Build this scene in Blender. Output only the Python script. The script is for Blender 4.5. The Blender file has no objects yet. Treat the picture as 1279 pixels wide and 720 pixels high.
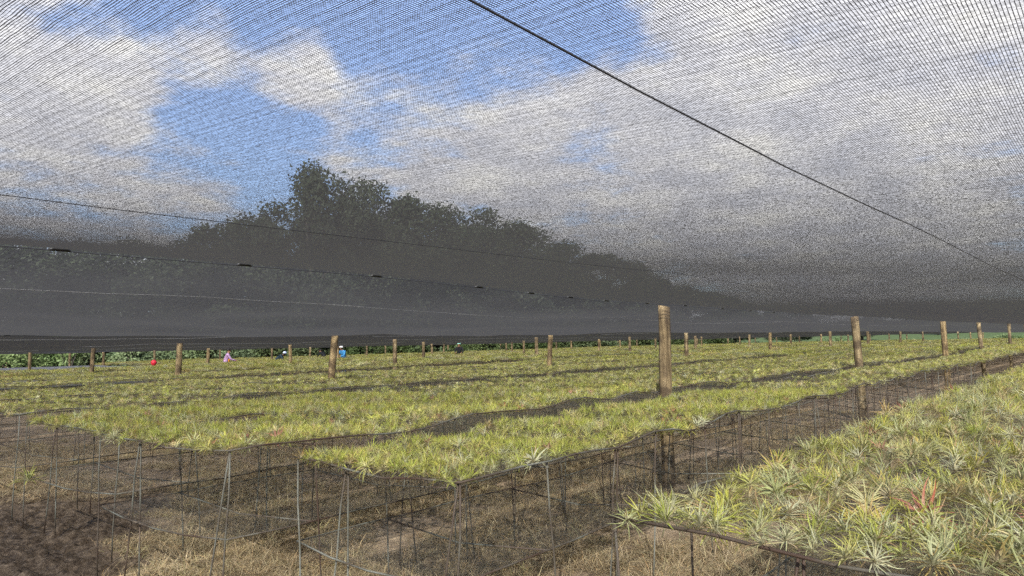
import bpy, bmesh, math, random
import numpy as np
from mathutils import Vector, Matrix, noise

random.seed(7); rng = np.random.default_rng(7)
R = math.radians
scene = bpy.context.scene
col = scene.collection

# ------------------------------------------------------------------ frame of reference
# world X runs along the plant benches, world Y across them, the camera stands at the origin
TH = R(39.5)
S, Cc = math.sin(TH), math.cos(TH)
F = 924.0                                        # focal length in pixels of the 1279 px wide photograph
CAM_H = 1.5
def c2w(x, z):                                   # metres to the right / ahead of the camera -> world X, Y
    return (S*x + Cc*z, -Cc*x + S*z)
def w2c(u, v):
    return (S*u - Cc*v, Cc*u + S*v)
YAW = -(math.pi/2 - TH)
CAM_ROT = Matrix.Rotation(YAW, 3, 'Z') @ Matrix.Rotation(R(90 + 4.4), 3, 'X') @ Matrix.Rotation(R(-0.92), 3, 'Z')
def sky_dir(px, py):
    return (CAM_ROT @ Vector(((px-640)/F, (360-py)/F, -1.0))).normalized()

cam_d = bpy.data.cameras.new('camera'); cam = bpy.data.objects.new('camera', cam_d); col.objects.link(cam)
cam.location = (0, 0, CAM_H); cam.rotation_euler = CAM_ROT.to_euler()
cam_d.sensor_width = 36; cam_d.lens = 36*F/1279; cam_d.clip_start = .02; cam_d.clip_end = 5000
scene.camera = cam

# ------------------------------------------------------------------ helpers
def sm(a, b, x):
    t = min(1, max(0, (x-a)/(b-a))); return t*t*(3-2*t)
def terrain(u, v):
    x, z = w2c(u, v)
    t = .0105*33*math.tanh(x/33)
    t += .03*math.sin(u*.21+.7)*math.sin(v*.17+1.1)*sm(8, 25, math.hypot(u, v))
    r = math.hypot(u-40, v-25)
    t += .035*max(0, r-75)*sm(75, 140, r) if r < 400 else .035*325
    return t
def nz(x, y, z=0.): return noise.noise(Vector((x, y, z)))

def tag(o, label=None, cat=None, group=None, kind=None):
    if label: o['label'] = label
    if cat: o['category'] = cat
    if group: o['group'] = group
    if kind: o['kind'] = kind
    return o
def empty(name, loc, rz=0.):
    o = bpy.data.objects.new(name, None); o.empty_display_size = .2
    o.location = loc; o.rotation_euler = (0, 0, rz); col.objects.link(o); return o
def link(name, me, parent=None, loc=(0, 0, 0)):
    o = bpy.data.objects.new(name, me); o.location = loc; col.objects.link(o)
    if parent: o.parent = parent
    return o
def mesh(name, verts, faces, mat, smooth=False, mats=None, fmat=None, uv=None):
    me = bpy.data.meshes.new(name)
    me.from_pydata([tuple(p) for p in verts], [], [tuple(f) for f in faces])
    for m in (mats or [mat]): me.materials.append(m)
    if fmat is not None: me.polygons.foreach_set('material_index', np.asarray(fmat, dtype=np.int32))
    if smooth: me.polygons.foreach_set('use_smooth', np.ones(len(me.polygons), dtype=bool))
    if uv is not None:
        l = me.uv_layers.new(name='UVMap')
        idx = np.empty(len(me.loops), dtype=np.int32); me.loops.foreach_get('vertex_index', idx)
        l.data.foreach_set('uv', np.asarray(uv, dtype=np.float32)[idx].ravel())
    me.update(); return me
class MB:
    def __init__(s): s.v = []; s.f = []
    def tube(s, pts, rad, n=6, closed=False, caps=True):
        pts = [Vector(p) for p in pts]; m = len(pts); base = len(s.v); prev = None
        for i, p in enumerate(pts):
            a = pts[(i-1) % m] if (i or closed) else p
            b = pts[(i+1) % m] if (i < m-1 or closed) else p
            t = (b-a)
            t = t.normalized() if t.length > 1e-9 else Vector((0, 0, 1))
            if prev is None:
                ref = Vector((0, 0, 1)) if abs(t.z) < .9 else Vector((1, 0, 0))
                nrm = t.cross(ref).normalized()
            else:
                nrm = (prev - t*prev.dot(t))
                nrm = nrm.normalized() if nrm.length > 1e-6 else t.orthogonal().normalized()
            prev = nrm; bi = t.cross(nrm)
            r = rad[i] if hasattr(rad, '__len__') else rad
            for k in range(n):
                a_ = 2*math.pi*k/n
                s.v.append(p + (nrm*math.cos(a_) + bi*math.sin(a_))*r)
        for i in range(m if closed else m-1):
            j = (i+1) % m
            for k in range(n):
                k2 = (k+1) % n
                s.f.append((base+i*n+k, base+i*n+k2, base+j*n+k2, base+j*n+k))
        if caps and not closed:
            s.f.append(tuple(base+k for k in range(n))[::-1])
            s.f.append(tuple(base+(m-1)*n+k for k in range(n)))
    def build(s, name, mat, parent=None, loc=(0, 0, 0), smooth=True):
        return link(name, mesh(name, s.v, s.f, mat, smooth), parent, loc)

# ------------------------------------------------------------------ materials
def new_mat(name):
    m = bpy.data.materials.new(name); m.use_nodes = True
    nt = m.node_tree; nt.nodes.clear()
    out = nt.nodes.new('ShaderNodeOutputMaterial')
    return m, nt, out
class NB:
    def __init__(s, nt): s.nt = nt
    def n(s, t, **kw):
        o = s.nt.nodes.new(t)
        for k, v in kw.items(): setattr(o, k, v)
        return o
    def l(s, a, b): s.nt.links.new(a, b)
    def math(s, op, a, b=None, c=None, clamp=False):
        o = s.n('ShaderNodeMath', operation=op); o.use_clamp = clamp
        for i, x in enumerate((a, b, c)):
            if x is None: continue
            if isinstance(x, (int, float)): o.inputs[i].default_value = x
            else: s.l(x, o.inputs[i])
        return o.outputs[0]
    def noise(s, vec, scale, detail=3, rough=.55, dist=0., dims='3D'):
        o = s.n('ShaderNodeTexNoise'); o.noise_dimensions = dims
        o.inputs['Scale'].default_value = scale; o.inputs['Detail'].default_value = detail
        o.inputs['Roughness'].default_value = rough; o.inputs['Distortion'].default_value = dist
        if vec is not None: s.l(vec, o.inputs['Vector'])
        return o.outputs['Fac']
    def ramp(s, fac, stops, interp='LINEAR'):
        o = s.n('ShaderNodeValToRGB'); cr = o.color_ramp; cr.interpolation = interp
        while len(cr.elements) < len(stops): cr.elements.new(.5)
        for e, (p, c) in zip(cr.elements, stops):
            e.position = p; e.color = (*c, 1) if len(c) == 3 else c
        s.l(fac, o.inputs[0]); return o.outputs[0]
    def mix(s, fac, a, b, mode='MIX'):
        o = s.n('ShaderNodeMix', data_type='RGBA', blend_type=mode)
        for sock, x in ((o.inputs[0], fac), (o.inputs[6], a), (o.inputs[7], b)):
            if isinstance(x, (int, float)): sock.default_value = x
            elif isinstance(x, tuple): sock.default_value = (*x, 1)
            else: s.l(x, sock)
        return o.outputs[2]
    def bsdf(s, colr, rough=.8, spec=.3, normal=None):
        o = s.n('ShaderNodeBsdfPrincipled')
        if isinstance(colr, tuple): o.inputs['Base Color'].default_value = (*colr, 1)
        else: s.l(colr, o.inputs['Base Color'])
        if isinstance(rough, (int, float)): o.inputs['Roughness'].default_value = rough
        else: s.l(rough, o.inputs['Roughness'])
        o.inputs['Specular IOR Level'].default_value = spec
        if normal is not None: s.l(normal, o.inputs['Normal'])
        return o.outputs[0]
    def bump(s, h, strength=.5, dist=.01):
        o = s.n('ShaderNodeBump'); o.inputs['Strength'].default_value = strength; o.inputs['Distance'].default_value = dist
        s.l(h, o.inputs['Height']); return o.outputs[0]

def plain(name, c, rough=.8, var=.25, scale=30, spec=.3):
    m, nt, out = new_mat(name); b = NB(nt)
    tc = b.n('ShaderNodeTexCoord').outputs['Object']
    f = b.noise(tc, scale, 4)
    dark = tuple(x*(1-var) for x in c); light = tuple(min(1, x*(1+var)) for x in c)
    b.l(b.bsdf(b.ramp(f, [(.3, dark), (.7, light)]), rough, spec), out.inputs[0]); return m

def net_mat(name, su, sv, wu, wv, base=.05, transl=.25, thick=0., wobble=9., tint=(1, 1, 1.04)):
    """knitted cloth: threads with open holes between them, laid out in the cloth's own metres; the threads have a
    thickness, so a ray that crosses the cloth at a slant has to clear the threads over the whole way it travels inside"""
    m, nt, out = new_mat(name); b = NB(nt)
    uv = b.n('ShaderNodeUVMap').outputs[0]
    sx = b.n('ShaderNodeSeparateXYZ'); b.l(uv, sx.inputs[0])
    wob = b.noise(uv, wobble, 1)
    uu = b.math('ADD', b.math('MULTIPLY', sx.outputs[0], 1/su), b.math('MULTIPLY', wob, 1.6))
    vv = b.math('MULTIPLY', sx.outputs[1], 1/sv)
    fu = b.math('FRACT', uu); iu = b.math('FLOOR', uu)
    fv = b.math('FRACT', vv); iv = b.math('FLOOR', vv)
    wn = b.n('ShaderNodeTexWhiteNoise', noise_dimensions='1D'); b.l(iu, wn.inputs['W'])
    band = b.math('LESS_THAN', b.math('FRACT', b.math('MULTIPLY', iu, 1/5.)), .3)
    thu = b.math('ADD', b.math('MULTIPLY_ADD', wn.outputs[0], wu*.55, wu*.55), b.math('MULTIPLY', band, wu*.5))
    w2 = b.n('ShaderNodeTexWhiteNoise', noise_dimensions='2D')
    cv = b.n('ShaderNodeCombineXYZ'); b.l(iu, cv.inputs[0]); b.l(iv, cv.inputs[1]); b.l(cv.outputs[0], w2.inputs['Vector'])
    thv = b.math('MULTIPLY_ADD', w2.outputs[0], wv*.5, wv*.75)
    if thick:
        g = b.n('ShaderNodeNewGeometry')
        dt = b.n('ShaderNodeVectorMath', operation='DOT_PRODUCT'); b.l(g.outputs['Incoming'], dt.inputs[0]); b.l(g.outputs['Normal'], dt.inputs[1])
        w3 = b.n('ShaderNodeTexWhiteNoise', noise_dimensions='3D')
        cv3 = b.n('ShaderNodeCombineXYZ'); b.l(iu, cv3.inputs[0]); b.l(iv, cv3.inputs[1]); cv3.inputs[2].default_value = 7.5; b.l(cv3.outputs[0], w3.inputs['Vector'])
        yarn = b.math('MULTIPLY_ADD', b.math('POWER', w3.outputs[0], 1.3), 1.35*thick, .40*thick)         # loose and tight stitches
        inv = b.math('DIVIDE', yarn, b.math('MAXIMUM', b.math('ABSOLUTE', dt.outputs['Value']), .005))
        si = b.n('ShaderNodeSeparateXYZ'); b.l(g.outputs['Incoming'], si.inputs[0])
        thu = b.math('ADD', thu, b.math('MULTIPLY', b.math('ABSOLUTE', si.outputs[0]), b.math('MULTIPLY', inv, 1/su)))
        thv = b.math('ADD', thv, b.math('MULTIPLY', b.math('ABSOLUTE', si.outputs[1]), b.math('MULTIPLY', inv, 1/sv)))
    hole = b.math('MULTIPLY', b.math('GREATER_THAN', fu, thu), b.math('GREATER_THAN', fv, thv))
    pr = b.bsdf(tuple(base*t for t in tint), .6, .3)
    tr = b.n('ShaderNodeBsdfTranslucent'); tr.inputs[0].default_value = (*(base*1.5*t for t in tint), 1)
    ms = b.n('ShaderNodeMixShader'); ms.inputs[0].default_value = transl; b.l(pr, ms.inputs[1]); b.l(tr.outputs[0], ms.inputs[2])
    tp = b.n('ShaderNodeBsdfTransparent')
    mx = b.n('ShaderNodeMixShader'); b.l(hole, mx.inputs[0]); b.l(ms.outputs[0], mx.inputs[1]); b.l(tp.outputs[0], mx.inputs[2])
    b.l(mx.outputs[0], out.inputs[0]); return m

M = {}
M['shade'] = net_mat('shade_cloth', .0021, .0024, .25, .22, .029, .4, .000150, 22.)
M['shade_far'] = net_mat('dense_shade_cloth', .0034, .0040, .27, .2, .02, .4, .00050, 14.)
M['shade_mid'] = net_mat('coarse_shade_cloth', .0085, .0048, .40, .2, .036, .5, .00042, 5.)  # coarser weave and lighter base colour than the other panels
M['bench_net'] = net_mat('bench_netting', .012, .012, .13, .11, .09, .3, tint=(1.5, 1.3, .75))
M['lower_net'] = net_mat('lower_netting', .012, .012, .09, .07, .15, .2, tint=(1.05, 1., .9))
M['side_net'] = net_mat('side_netting', .006, .006, .34, .26, .06, .3, tint=(1., 1.05, .8))
M['cover_net'] = net_mat('grey_cover_netting', .008, .008, .85, .8, .17, .1)
M['cord'] = plain('black_cord', (.015, .015, .017), .6, .2)
M['pale_cord'] = plain('pale_cord', (.2, .2, .2), .6, .2)
M['clip'] = plain('black_plastic', (.01, .01, .01), .5, .1)
M['skin'] = plain('skin', (.28, .15, .09), .6, .1)
M['hair'] = plain('dark_hair', (.012, .01, .009), .6, .1)

def steel():
    m, nt, out = new_mat('weathered_rod'); b = NB(nt)
    tc = b.n('ShaderNodeTexCoord').outputs['Object']
    geo = b.n('ShaderNodeNewGeometry').outputs['Position']
    c = b.ramp(b.noise(geo, 2.2, 4), [(.36, (.05, .032, .022)), (.48, (.075, .066, .05)), (.58, (.13, .14, .115)), (.66, (.19, .2, .17))])
    c = b.mix(b.math('MULTIPLY', b.noise(geo, 60, 3), .6), c, (.05, .028, .018))
    b.l(b.bsdf(c, .65, .3), out.inputs[0]); return m
M['rod'] = steel()

def wood():
    m, nt, out = new_mat('weathered_post_wood'); b = NB(nt)
    tc = b.n('ShaderNodeTexCoord').outputs['Object']
    oi = b.n('ShaderNodeObjectInfo').outputs['Random']
    mp = b.n('ShaderNodeMapping'); mp.inputs['Scale'].default_value = (26, 26, 1.6); b.l(tc, mp.inputs[0])
    cx = b.n('ShaderNodeCombineXYZ'); b.l(b.math('MULTIPLY', oi, 37.), cx.inputs[0]); b.l(b.math('MULTIPLY', oi, 91.), cx.inputs[2])
    va = b.n('ShaderNodeVectorMath', operation='ADD'); b.l(mp.outputs[0], va.inputs[0]); b.l(cx.outputs[0], va.inputs[1])
    g = b.noise(va.outputs[0], 1., 6, .65, .4)
    c = b.ramp(g, [(.3, (.05, .036, .02)), (.43, (.16, .12, .065)), (.56, (.28, .215, .12)), (.74, (.40, .34, .22))])
    vb = b.n('ShaderNodeVectorMath', operation='ADD'); b.l(tc, vb.inputs[0]); b.l(cx.outputs[0], vb.inputs[1])
    stain = b.ramp(b.noise(vb.outputs[0], 4.5, 4), [(.44, (0, 0, 0)), (.58, (1, 1, 1))])
    c = b.mix(b.math('MULTIPLY', stain, .75), c, (.05, .035, .025))
    tint = b.ramp(oi, [(0, (.75, .72, .7)), (.5, (1, 1, 1)), (1, (1.15, 1.08, .95))])
    c = b.mix(1., c, tint, 'MULTIPLY')
    b.l(b.bsdf(c, .85, .2, b.bump(g, .6, .012)), out.inputs[0]); return m
M['wood'] = wood()

def leaf_mat(name, stops, trans=.25, rough=.55):
    """leaf colour: every plant its own tint, pale scaly base and greener blade, worn tips"""
    m, nt, out = new_mat(name); b = NB(nt)
    oi = b.n('ShaderNodeObjectInfo').outputs['Random']
    uv = b.n('ShaderNodeSeparateXYZ'); b.l(b.n('ShaderNodeUVMap').outputs[0], uv.inputs[0])
    tint = b.ramp(oi, stops)
    k = b.n('ShaderNodeTexWhiteNoise', noise_dimensions='2D')
    cx = b.n('ShaderNodeCombineXYZ'); b.l(b.math('FLOOR', uv.outputs[0]), cx.inputs[0]); b.l(oi, cx.inputs[1]); b.l(cx.outputs[0], k.inputs['Vector'])
    lv = b.ramp(k.outputs[0], [(0, (.68, .68, .62)), (.5, (1, 1, 1)), (.88, (1.12, 1.16, 1.0)), (1, (1.3, 1.05, .8))])
    c = b.mix(1., tint, lv, 'MULTIPLY')
    # a few leaves are dead straw
    dead = b.math('GREATER_THAN', b.math('FRACT', b.math('MULTIPLY', k.outputs[0], 17.)), .94)
    c = b.mix(dead, c, (.36, .25, .13))
    c = b.mix(b.ramp(uv.outputs[1], [(0, (.8,)*3), (.45, (0,)*3)]), c, (.50, .46, .31))
    c = b.mix(b.ramp(uv.outputs[1], [(.86, (0,)*3), (1, (.6,)*3)]), c, (.30, .20, .10))
    pr = b.bsdf(c, rough, .25)
    tr = b.n('ShaderNodeBsdfTranslucent'); b.l(c, tr.inputs[0])
    ms = b.n('ShaderNodeMixShader'); ms.inputs[0].default_value = trans*1.4; b.l(pr, ms.inputs[1]); b.l(tr.outputs[0], ms.inputs[2])
    b.l(ms.outputs[0], out.inputs[0]); return m
GREENS = [(0, (.33, .34, .06)), (.2, (.44, .42, .085)), (.38, (.33, .36, .08)), (.55, (.46, .44, .14)),
          (.7, (.46, .46, .25)), (.82, (.48, .40, .13)), (.92, (.40, .29, .12)), (1, (.50, .50, .33))]
M['leaf'] = leaf_mat('air_plant_leaf', GREENS)
SILVER = [(0, (.40, .40, .23)), (.35, (.31, .33, .14)), (.6, (.46, .46, .32)), (.85, (.38, .36, .13)), (1, (.42, .33, .18))]
M['leaf_silver'] = leaf_mat('silver_air_plant_leaf', SILVER)
M['leaf_red'] = leaf_mat('reddish_air_plant_leaf', [(0, (.34, .13, .10)), (.6, (.40, .20, .15)), (1, (.30, .14, .10))])
M['leaf_yellow'] = leaf_mat('lime_air_plant_leaf', [(0, (.38, .40, .08)), (.6, (.32, .36, .07)), (1, (.45, .42, .12))])
M['straw'] = leaf_mat('dry_grass_blade', [(0, (.34, .26, .165)), (.3, (.44, .35, .225)), (.55, (.23, .17, .105)), (.8, (.52, .43, .285)), (1, (.30, .27, .13))], .2, .8)
def shrub_mat(name, stops):
    m, nt, out = new_mat(name); b = NB(nt)
    oi = b.n('ShaderNodeObjectInfo').outputs['Random']
    geo = b.n('ShaderNodeNewGeometry').outputs['Position']
    c = b.ramp(oi, stops)
    c = b.mix(1., c, b.ramp(b.noise(geo, 3, 4), [(.3, (.55,)*3), (.7, (1.35,)*3)]), 'MULTIPLY')
    pr = b.bsdf(c, .6, .2); tr = b.n('ShaderNodeBsdfTranslucent'); b.l(c, tr.inputs[0])
    ms = b.n('ShaderNodeMixShader'); ms.inputs[0].default_value = .3; b.l(pr, ms.inputs[1]); b.l(tr.outputs[0], ms.inputs[2])
    b.l(ms.outputs[0], out.inputs[0]); return m
M['shrub'] = shrub_mat('shrub_leaf', [(0, (.08, .125, .045)), (.4, (.12, .16, .06)), (.7, (.10, .135, .07)), (1, (.14, .175, .08))])
M['tree_leaf'] = shrub_mat('tree_leaf', [(0, (.045, .06, .033)), (.5, (.06, .075, .042)), (1, (.05, .063, .038))])
M['bark'] = plain('bark', (.035, .03, .024), .9, .3, 8)

MUD_C = c2w(-3.6, 5.2)
def mudness(u, v):
    x, z = w2c(u, v)
    a = sm(-2.2, -2.9, x + .6*nz(u*1.3, v*1.3, 3) + .25*nz(u*5, v*5, 3) + .35*(z-5.0)*.9)
    return a*sm(9.5, 7.2, z)
def ground_mat():
    m, nt, out = new_mat('farm_soil'); b = NB(nt)
    geo = b.n('ShaderNodeNewGeometry').outputs['Position']
    at = b.n('ShaderNodeAttribute', attribute_name='mud').outputs['Fac']
    gr = b.n('ShaderNodeAttribute', attribute_name='grass').outputs['Fac']
    big = b.noise(geo, .9, 5); fine = b.noise(geo, 28, 6, .7); mid = b.noise(geo, 6, 5, .65)
    soil = b.ramp(mid, [(.28, (.14, .105, .074)), (.5, (.25, .195, .138)), (.72, (.39, .315, .225))])
    soil = b.mix(1., soil, b.ramp(fine, [(.25, (.45,)*3), (.5, (.95,)*3), (.75, (1.5, 1.45, 1.35))]), 'MULTIPLY')
    soil = b.mix(1., soil, b.ramp(big, [(.35, (.75, .72, .7)), (.65, (1.15, 1.12, 1.05))]), 'MULTIPLY')
    mud = b.ramp(b.noise(geo, 17, 6, .75), [(.36, (.022, .015, .010)), (.52, (.075, .056, .039)), (.68, (.16, .124, .090))])
    green = b.ramp(b.noise(geo, 1.2, 5), [(.3, (.025, .042, .013)), (.7, (.052, .075, .024))])
    c = b.mix(at, soil, mud); c = b.mix(gr, c, green)
    rough = b.math('SUBTRACT', .95, b.math('MULTIPLY', at, b.math('MULTIPLY', b.noise(geo, 5, 4), .75)))
    h = b.math('ADD', b.math('MULTIPLY', fine, .5), mid)
    b.l(b.bsdf(c, rough, .12, b.bump(h, .8, .03)), out.inputs[0]); return m
M['ground'] = ground_mat()

# ------------------------------------------------------------------ ground: one sheet to the horizon
def axis(lo, hi, step, reach):
    a = list(np.arange(lo, hi, step)); d = step; p = a[-1]; up = []
    while p < reach: d *= 1.16; p += d; up.append(p)
    d = step; p = a[0]; dn = []
    while p > -reach: d *= 1.16; p -= d; dn.append(p)
    return np.array(dn[::-1] + a + up)
ux = axis(-.2, 10, .042, 2500); vy = axis(.8, 10.5, .042, 2500)
verts = []; mud_a = []; grass_a = []
for v in vy:
    for u in ux:
        near = -2 < u < 14 and -2 < v < 14
        z = terrain(u, v); mu = 0.
        if near:
            mu = mudness(u, v)
            n1 = nz(u*1.7, v*1.7); n2 = nz(u*6, v*6, 5); n3 = nz(u*15, v*15, 9)
            z += .025*n1 + .012*n2 + mu*(.025*n2 + .04*n3 + .02*nz(u*8, v*8, 4) + .035*nz(u*23, v*23, 6) - .05 + .04*abs(nz(u*3.2, v*3.2, 2)))
        verts.append((u, v, z)); mud_a.append(mu)
        grass_a.append(max(sm(91, 97, u), sm(56, 62, v), sm(-16, -22, u), sm(-14, -20, v)))
nu = len(ux); faces = [(j*nu+i, j*nu+i+1, (j+1)*nu+i+1, (j+1)*nu+i) for j in range(len(vy)-1) for i in range(nu-1)]
me = mesh('ground', verts, faces, M['ground'], True)
for nm, arr in (('mud', mud_a), ('grass', grass_a)):
    a = me.attributes.new(nm, 'FLOAT', 'POINT'); a.data.foreach_set('value', np.array(arr, dtype=np.float32))
tag(link('ground', me), kind='structure')

# ------------------------------------------------------------------ post rows
ROWS = {0: (3.69, 6.95, 7.43), 1: (11.15, 7.75, 7.42), 2: (18.2, 8.93, 7.28), 3: (25.4, 9.55, 7.4),
        4: (32.7, 10.2, 7.3), 5: (40.0, 11.0, 7.3), 6: (47.2, 11.5, 7.3), 7: (54.2, 12.0, 7.3)}
ROWV = [-10.8, -3.55] + [ROWS[k][0] for k in range(8)]
ROW_H = {0: 1.88, 1: 1.82, 2: 1.80, 3: 1.79, 4: 1.78, 5: 1.77, 6: 1.77, 7: 1.76}
LEAN = {(0, 0): (.004, .0), (1, 0): (.105, .03), (2, 0): (.05, .03), (3, 0): (.08, .02), (1, 1): (.05, .0), (0, 2): (-.02, 0), (0, 3): (-.05, 0)}
PU = {(1, 0): 8.2, (1, 1): 14.8, (1, 2): 22.6, (1, 3): 29.8, (1, 4): 37.9, (0, 1): 14.2, (0, 2): 22.2, (0, 3): 29.8}
def post_mesh(seed, h, r):
    rr = random.Random(seed); n = 14; m = 12; vs = []; fs = []
    for i in range(m+1):
        t = i/m; z = -.25 + t*(h+.25)
        rad = r*(1.06 - .13*t)
        for k in range(n):
            a = 2*math.pi*k/n
            q = 1 + .05*nz(math.cos(a)*1.3+seed, math.sin(a)*1.3, z*1.2) + .025*nz(math.cos(a)*5, math.sin(a)*5+seed, z*2)
            vs.append((math.cos(a)*rad*q + .012*nz(z*.7, seed), math.sin(a)*rad*q + .012*nz(z*.7, seed+9), z + (.012*math.cos(a+seed) if i == m else 0)))
    for i in range(m):
        for k in range(n): fs.append((i*n+k, i*n+(k+1) % n, (i+1)*n+(k+1) % n, (i+1)*n+k))
    top = len(vs); vs.append((0, 0, h)); fs += [(m*n+k, m*n+(k+1) % n, top) for k in range(n)]
    return mesh('net_post', vs, fs, M['wood'], True)
NTH = ['first', 'second', 'third', 'fourth', 'fifth', 'sixth', 'seventh', 'eighth', 'ninth', 'tenth', 'eleventh', 'twelfth', 'thirteenth', 'fourteenth',
       'fifteenth', 'sixteenth', 'seventeenth', 'eighteenth', 'nineteenth', 'twentieth', 'twenty-first', 'twenty-second', 'twenty-third', 'twenty-fourth', 'twenty-fifth', 'twenty-sixth']
ROWNAME = ['beside the front bench', 'a few benches behind the front bench', 'just past the middle gaps', 'of the fourth post row', 'of the fifth post row',
           'of the sixth post row', 'of the seventh post row', 'of the hindmost post row']
SPECIAL = {(0, 0): 'thick split wooden post with dark stain, standing alone before all other posts',
           (1, 0): 'pale brown wooden post leaning sideways among the yellow-green plants',
           (2, 0): 'wooden post with dark stained base near the red ball',
           (0, 1): 'dark straight wooden post in line behind the thick stained post'}
top_at = {}
for k, (v0, u0, du) in ROWS.items():
    for j in range(-1, 12):
        u = PU.get((k, j), u0 + du*j + (0 if k == 0 else random.uniform(-.12, .12))); v = v0 + (0 if j < 1 else random.uniform(-.08, .08))
        if u > 91: continue
        x, z = w2c(u, v)
        h = ROW_H[k] + random.uniform(-.03, .03)
        if k > 0 and j > 4: h -= .01*(j-4)
        top_at[(k, j)] = (u, h)
        px = 640 + F*x/max(z, .1)
        if j < 0 or z < 1 or not -60 < px < 1340: continue
        r = random.uniform(.062, .076) if z > 10 else .066
        o = link('net_post', post_mesh(k*31+j*7+1, h, r), None, (u, v, terrain(u, v)))
        lx = LEAN.get((k, j), (random.uniform(-.03, .03), random.uniform(-.03, .03)))
        rt = Vector((S, -Cc, 0)); fw = Vector((Cc, S, 0))
        axis_ = (fw*1.0)
        o.rotation_euler = (Matrix.Rotation(lx[0], 3, axis_) @ Matrix.Rotation(lx[1], 3, rt) @ Matrix.Rotation(random.uniform(0, 6), 3, 'Z')).to_euler()
        if k <= 1 and j < 5:
            ww = MB(); ww.tube([(math.cos(a*.7)*(r*.97), math.sin(a*.7)*(r*.97), h-.05-.004*a + .006*math.sin(a*2.1)) for a in range(26)], .0016, 5); ww.build('wire_wrap', M['rod'], o)
        lab = SPECIAL.get((k, j)) or 'round wooden net post %s, %s along its row' % (ROWNAME[k], NTH[j])
        tag(o, lab, 'post', 'wooden posts holding up the shade net')

# ------------------------------------------------------------------ shade nets
def row_z(k, u):
    """height of the support wire over row index k of ROWV"""
    v = ROWV[k]
    if k < 2: h, u0, du = 1.86, 6.5, 7.4
    else: h, u0, du = ROW_H[k-2], ROWS[k-2][1], ROWS[k-2][2]
    s = abs(math.sin(math.pi*(u-u0)/du))
    return terrain(u, v) + h - .035*s - (.004*max(0, u-35))*.3 + (.12*sm(6.8, 2.5, u) if k == 2 else 0)
BUMP = [-.15, -.2, -.125, -.06, -.06, -.08, -.05, -.06, -.05]
def net_z(p, u, s):
    v = ROWV[p] + (ROWV[p+1]-ROWV[p])*s
    z = row_z(p, u)*(1-s) + row_z(p+1, u)*s
    arch = 1-(2*s-1)**2
    z += BUMP[p]*arch*(1 + (.18 if p > 1 else .04)*math.sin(u*.43+p*2.1) + (.1 if p > 1 else .02)*math.sin(u*1.1+p))
    z += arch*(.012 if p < 2 else .04)*nz(u*.5, v*1.1, p) + (0 if p < 2 else .035*arch*nz(u*.3+7, v*2.6+u*.25, p)) + (.010 if p < 2 else .025)*nz(u*.9+3, v*.8, p+4)*min(1, arch*4)
    return z
NETLAB = {0: None, 1: 'black shade net stretched overhead with a dark cable running beneath it',
          2: 'black shade net panel hung behind the thick stained post, next to the overhead panel'}
U0, U1 = -2.6, 92.
us = list(np.arange(U0, 14, .35)) + list(np.arange(14, U1+.1, .9))
for p in range(len(ROWV)-1):
    va, vb = ROWV[p], ROWV[p+1]; wdt = vb-va
    ns = 22; ss = [i/ns for i in range(ns+1)]
    ss = [max(.0035, min(1-.0035, s)) for s in ss]
    V = []; Fc = []; UV = []
    for lay in range(1):
        base = len(V)
        for u in us:
            for s in ss:
                edge = 0
                if s < .01: edge = .034 + .02*math.sin(u*5.1) + .012*math.sin(u*2.3)             # raised, scalloped hem
                V.append((u, va+wdt*s, net_z(p, u, s) + edge + .012 - lay*.00028)); UV.append((u + .02*s*p, va+wdt*s))
        n = len(ss)
        for i in range(len(us)-1):
            for j in range(n-1): Fc.append((base+i*n+j, base+(i+1)*n+j, base+(i+1)*n+j+1, base+i*n+j+1))
    root = empty('shade_net', (U0, va, 0))
    o = link('net_cloth', mesh('net_cloth', [(x-U0, y-va, z) for x, y, z in V], Fc, M['shade' if p < 2 else 'shade_mid' if p == 2 else 'shade_far'], True, uv=UV), root)
    lab = NETLAB.get(p) or ('dark shade net panel over the %s gap between post rows' % NTH[p-1] if p > 2 else 'black shade net panel beside the overhead one, outside the picture edge')
    tag(root, lab, 'shade net', 'shade net panels')
    def cord(name, s, rad, mat, dz=-.004, u_to=U1):
        m_ = MB(); m_.tube([(u-U0, wdt*s, net_z(p, u, s)+dz+.012) for u in us if u <= u_to], rad, 5)
        m_.build(name, mat, root)
    if p == 1: cord('seam', (1.38-va)/wdt, .0008, M['cord'])
    elif p >= 2: cord('seam', .17, .0018 if p == 2 else .003, M['pale_cord'])
    if p in (1, 2, 3):                                                       # clips that pin the hem to the row wire
        c = MB()
        for a, b_, h in ((-.045, .045, .012),):
            c.tube([(a, 0, 0), (a*.6, 0, .008), (b_*.6, 0, .008), (b_, 0, 0)], [.004, .011, .011, .004], 6)
        cm = mesh('clip', c.v, c.f, M['clip'], True)
        u = .3
        while u < (34 if p == 1 else 30):
            ob = link('clip', cm, root, (u-U0, wdt, row_z(p+1, u)+.004)); u += random.uniform(.5, 1.0)
for k in range(2, len(ROWV)):
    if k > 6: break
    m_ = MB(); m_.tube([(u, ROWV[k], row_z(k, u)+.002) for u in us], .0026, 5)
    tag(m_.build('support_wire', M['cord']), 'thin black wire along post tops, %s post row, carrying the net hems' % NTH[k-2], 'wire', 'wires over the post rows')
m_ = MB()
sc_ = (.309-ROWV[1])/(ROWV[2]-ROWV[1])
m_.tube([(u, .309, net_z(1, u, sc_)+.010) for u in us], .00085, 6)
tag(m_.build('support_cable', M['cord']), 'taut black cable crossing beneath the overhead shade net', 'cable')

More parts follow.
